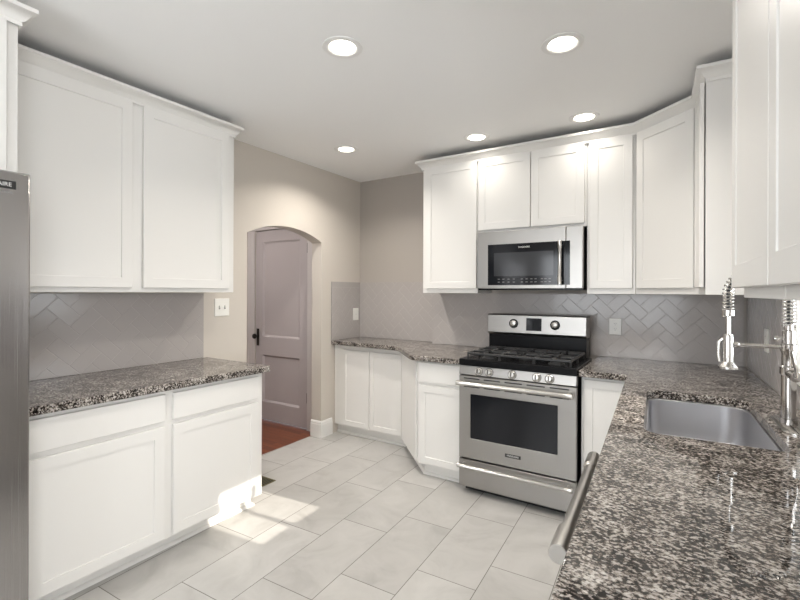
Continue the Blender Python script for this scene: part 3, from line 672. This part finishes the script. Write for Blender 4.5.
# ------------------------------------------------------------------ microwave
MX0, MX1, MYF, MZ0, MZ1 = -1.349, -.580, 3.232, 1.408, 1.852
t = thing('microwave', 'stainless over-the-range microwave under the short wall cabinet', 'microwave', ((MX0 + MX1) / 2, 3.43, MZ0))
MB().box((MX0 + .002, MYF + .036, MZ0 + .002), (MX1 - .002, YB2 - .003, MZ1 - .001)).build('microwave_body', 'enamel', t)
md = MB().poly([[(MX0, MZ0 + .012), (-.692, MZ0 + .012), (-.692, MZ1), (MX0, MZ1)], [(-1.262, 1.447), (-.693, 1.447), (-.693, 1.752), (-1.262, 1.752)]][:1], MYF, MYF + .034, lambda x, z, y: (x, y, z)).build('microwave_door', 'steel', t, bev=.003)
MB().box((-.690, MYF, MZ0 + .012), (MX1, MYF + .034, MZ1)).build('side_panel', 'steel', t, bev=.003)
MB().box((MX0 + .004, MYF + .006, MZ0), (MX1 - .004, MYF + .034, MZ0 + .0118)).build('bottom_strip', 'enamel', t)
MB().box((-1.263, MYF - .002, 1.445), (-.6925, MYF, 1.753)).build('glass_front', 'blackglass', md)
MB().box((-.691, MYF - .0018, 1.445), (-.664, MYF, 1.753)).build('glass_strip', 'blackglass', t)
MB().box((-1.214, MYF - .0028, 1.513), (-.775, MYF - .0021, 1.688)).build('view_window', 'screenglass', md)
text('brand_lettering', 'FRIGIDAIRE', .0165, (-.985, MYF - .0025, 1.724), (1, 0, 0), (0, 0, 1), 'text', md)
q = MB()._lathe(Vector((-.7235, MYF - .042, 1.447)), Vector((0, 0, 1)), [(0, .0125), (.002, .014), (.05, .014), (.055, .0115), (.25, .0115), (.255, .014), (.303, .014), (.305, .0125)], 20)
for z in (1.475, 1.724): q.cyl((-.7235, MYF - .042, z), (-.7235, MYF - .001, z), .009)
q.build('handle', 'steelbar', md)
kx = (-1.175, -1.14, -1.10, -1.06, -1.0, -.965, -.93, -.90, -.855, -.83, -.80)
for x in kx:
    for z in (1.468, 1.49):
        MB().box((x - .008, MYF - .0026, z - .0022), (x + .008, MYF - .0021, z + .0022)).build('touch_key', 'greytext', md)

# ------------------------------------------------------------------ refrigerator
RFX, FY1, FY0, FZ = -2.05, .655, -.255, 1.822
t = thing('refrigerator', 'stainless refrigerator at the left edge of the view', 'refrigerator', (-2.45, .2, 0))
MB().box((XL + .04, FY0 + .003, .02), (RFX - .075, FY1 - .003, FZ - .012)).build('refrigerator_body', 'hinge', t, bev=.003)
fd = []
for a, b, z0, z1, nm in ((FY0, .1975, .06, FZ, 'door'), (.2025, FY1, .06, FZ, 'door')):
    fd.append(MB().box((RFX - .07, a, z0), (RFX, b, z1)).build(nm, 'steelv', t, bev=.006))
for y, par in ((.155, fd[0]), (.245, fd[1])):
    q = MB().tube([(RFX + .055, y, .55), (RFX + .055, y, 1.6)], .014, 16)
    for z in (.6, 1.55): q.cyl((RFX + .055, y, z), (RFX - .002, y, z), .01)
    q.build('handle', 'steelbar', par)
MB().box((RFX - .0005, .485, 1.757), (RFX + .002, .611, 1.786)).build('badge', 'badge', fd[1])
text('badge_text', 'FRIGIDAIRE', .020, (RFX + .0022, .548, 1.7715), (0, 1, 0), (0, 0, 1), 'text', fd[1])
text('badge_subtext', 'PROFESSIONAL', .0150, (RFX + .0005, .553, 1.744), (0, 1, 0), (0, 0, 1), 'greytext', fd[1])
MB().box((RFX - .5, FY0 + .01, 0), (RFX - .09, FY1 - .01, .02)).build('foot_grille', 'enamel', t)

# ------------------------------------------------------------------ wall plates
def plate(name, label, cat, c, ux, nz, w, h, kind, n, fr=ID):
    t = thing(name, label, cat, c, fr)
    c, ux, nz = Vector(c), Vector(ux), Vector(nz); uz = Vector((0, 0, 1))
    def rect(mb, ox, oz, ww, hh, d0, d1):
        mb.rings([[c + ux * (ox + a * ww / 2) + uz * (oz + b * hh / 2) + nz * d for a, b in ((-1, -1), (1, -1), (1, 1), (-1, 1))] for d in (d0, d1)]); return mb
    q = MB(); q.rings([[c + ux * (a * (w / 2 - i)) + uz * (b * (h / 2 - i)) + nz * d for a, b in ((-1, -1), (1, -1), (1, 1), (-1, 1))] for i, d in ((0, .0003), (0, .004), (.003, .0065))]); q.build('cover_plate', 'plate', t)
    for k in range(n):
        ox = (k - (n - 1) / 2) * .046
        if kind == 'switch':
            rect(MB(), ox, 0, .011, .026, .006, .0072).build('slot', 'greytext', t)
            sw = MB(); sw.rings([[c + ux * (ox + a * .004) + uz * (zz + b * .006) + nz * d for a, b in ((-1, -1), (1, -1), (1, 1), (-1, 1))] for d, zz in ((.0065, .003), (.018, .008))]); sw.build('toggle', 'plate', t)
        elif kind == 'rocker':
            rect(MB(), ox, 0, .034, .068, .006, .0082).build('rocker', 'plate', t)
            rect(MB(), ox, 0, .024, .0015, .008, .0086).build('seam', 'greytext', t)
        else:
            for zz in (-.019, .019):
                rc = rect(MB(), ox, zz, .032, .030, .006, .0078).build('receptacle', 'plate', t)
                for a_, b_, c_, d_ in ((-.006, .003, .0022, .009), (.006, .003, .0022, .009), (0, -.008, .004, .004)):
                    rect(MB(), ox + a_, zz + b_, c_, d_, .0076, .0083).build('slot', 'greytext', rc)
    return t
plate('light_switch', 'white double toggle switch plate on the wall left of the arch', 'light switch', (XL, 2.082, 1.271), (0, 1, 0), (1, 0, 0), .124, .130, 'switch', 2)
plate('light_switch', 'small white switch plate on the narrow tiled side wall in the far corner', 'light switch', (XL + .0072, 3.682, 1.157), (0, 1, 0), (1, 0, 0), .088, .125, 'rocker', 1)
plate('wall_outlet', 'white outlet plate on the tile right of the range', 'outlet', (-.425, YB2 + .0008, 1.142), (1, 0, 0), (0, -1, 0), .082, .122, 'outlet', 1)
plate('wall_outlet', 'white outlet plate on the tiled right wall behind the faucet', 'outlet', (.0008, -.625, 1.142), (0, -1, 0), (-1, 0, 0), .082, .122, 'outlet', 1, RM)

# ------------------------------------------------------------------ floor register
t = thing('floor_register', 'small brass floor vent beside the left base cabinet near the arch', 'floor vent', (-2.62, 2.205, 0))
MB().box((-2.73, 2.145, .0003), (-2.52, 2.265, .004)).build('vent_frame', 'register', t, bev=.001)
q = MB()
for k in range(9): q.box((-2.712 + k * .021, 2.16, .0035), (-2.700 + k * .021, 2.25, .0046))
q.build('vent_slots', 'dark', t)

# ------------------------------------------------------------------ recessed ceiling lights
LP = [(-1.375, 1.637, 9, 'large recessed ceiling light nearest on the left side of the ceiling'), (-.482, 2.162, 9, 'recessed ceiling light nearest on the right side of the ceiling'),
      (-1.316, 3.125, 1.3, 'recessed ceiling light above the left back wall cabinets'), (-.560, 3.145, 1.3, 'recessed ceiling light above the right back wall cabinets'),
      (-2.33, 2.825, 11, 'recessed ceiling light near the arch, farthest left')]
def downlight(x, y, watts, label):
    t = thing('ceiling_light', label, 'ceiling light', (x, y, ZC), group='recessed ceiling lights')
    q = MB(); n = 36; rs = []
    for r, z in ((.096, ZC - .0005), (.095, ZC - .004), (.086, ZC - .0065), (.070, ZC - .0055), (.066, ZC - .0005)):
        rs.append([(x + r * math.cos(2 * PI * k / n), y + r * math.sin(2 * PI * k / n), z) for k in range(n)])
    q.rings(rs, False, False, closed=True); q.build('trim_ring', 'trimwhite', t)
    MB()._lathe(Vector((x, y, ZC - .0005)), Vector((0, 0, -1)), [(0, .061), (.0018, .061), (.002, .05)], 36).build('lens', 'lens', t)
    d = bpy.data.lights.new('downlight', 'AREA'); d.shape = 'DISK'; d.size = .115; d.energy = watts; d.color = (1, .94, .86); d.spread = math.radians(138)
    o = bpy.data.objects.new('downlight', d); COL.objects.link(o); o.parent = t.o; o.location = (0, 0, -.0036)
for args in LP: downlight(*args)
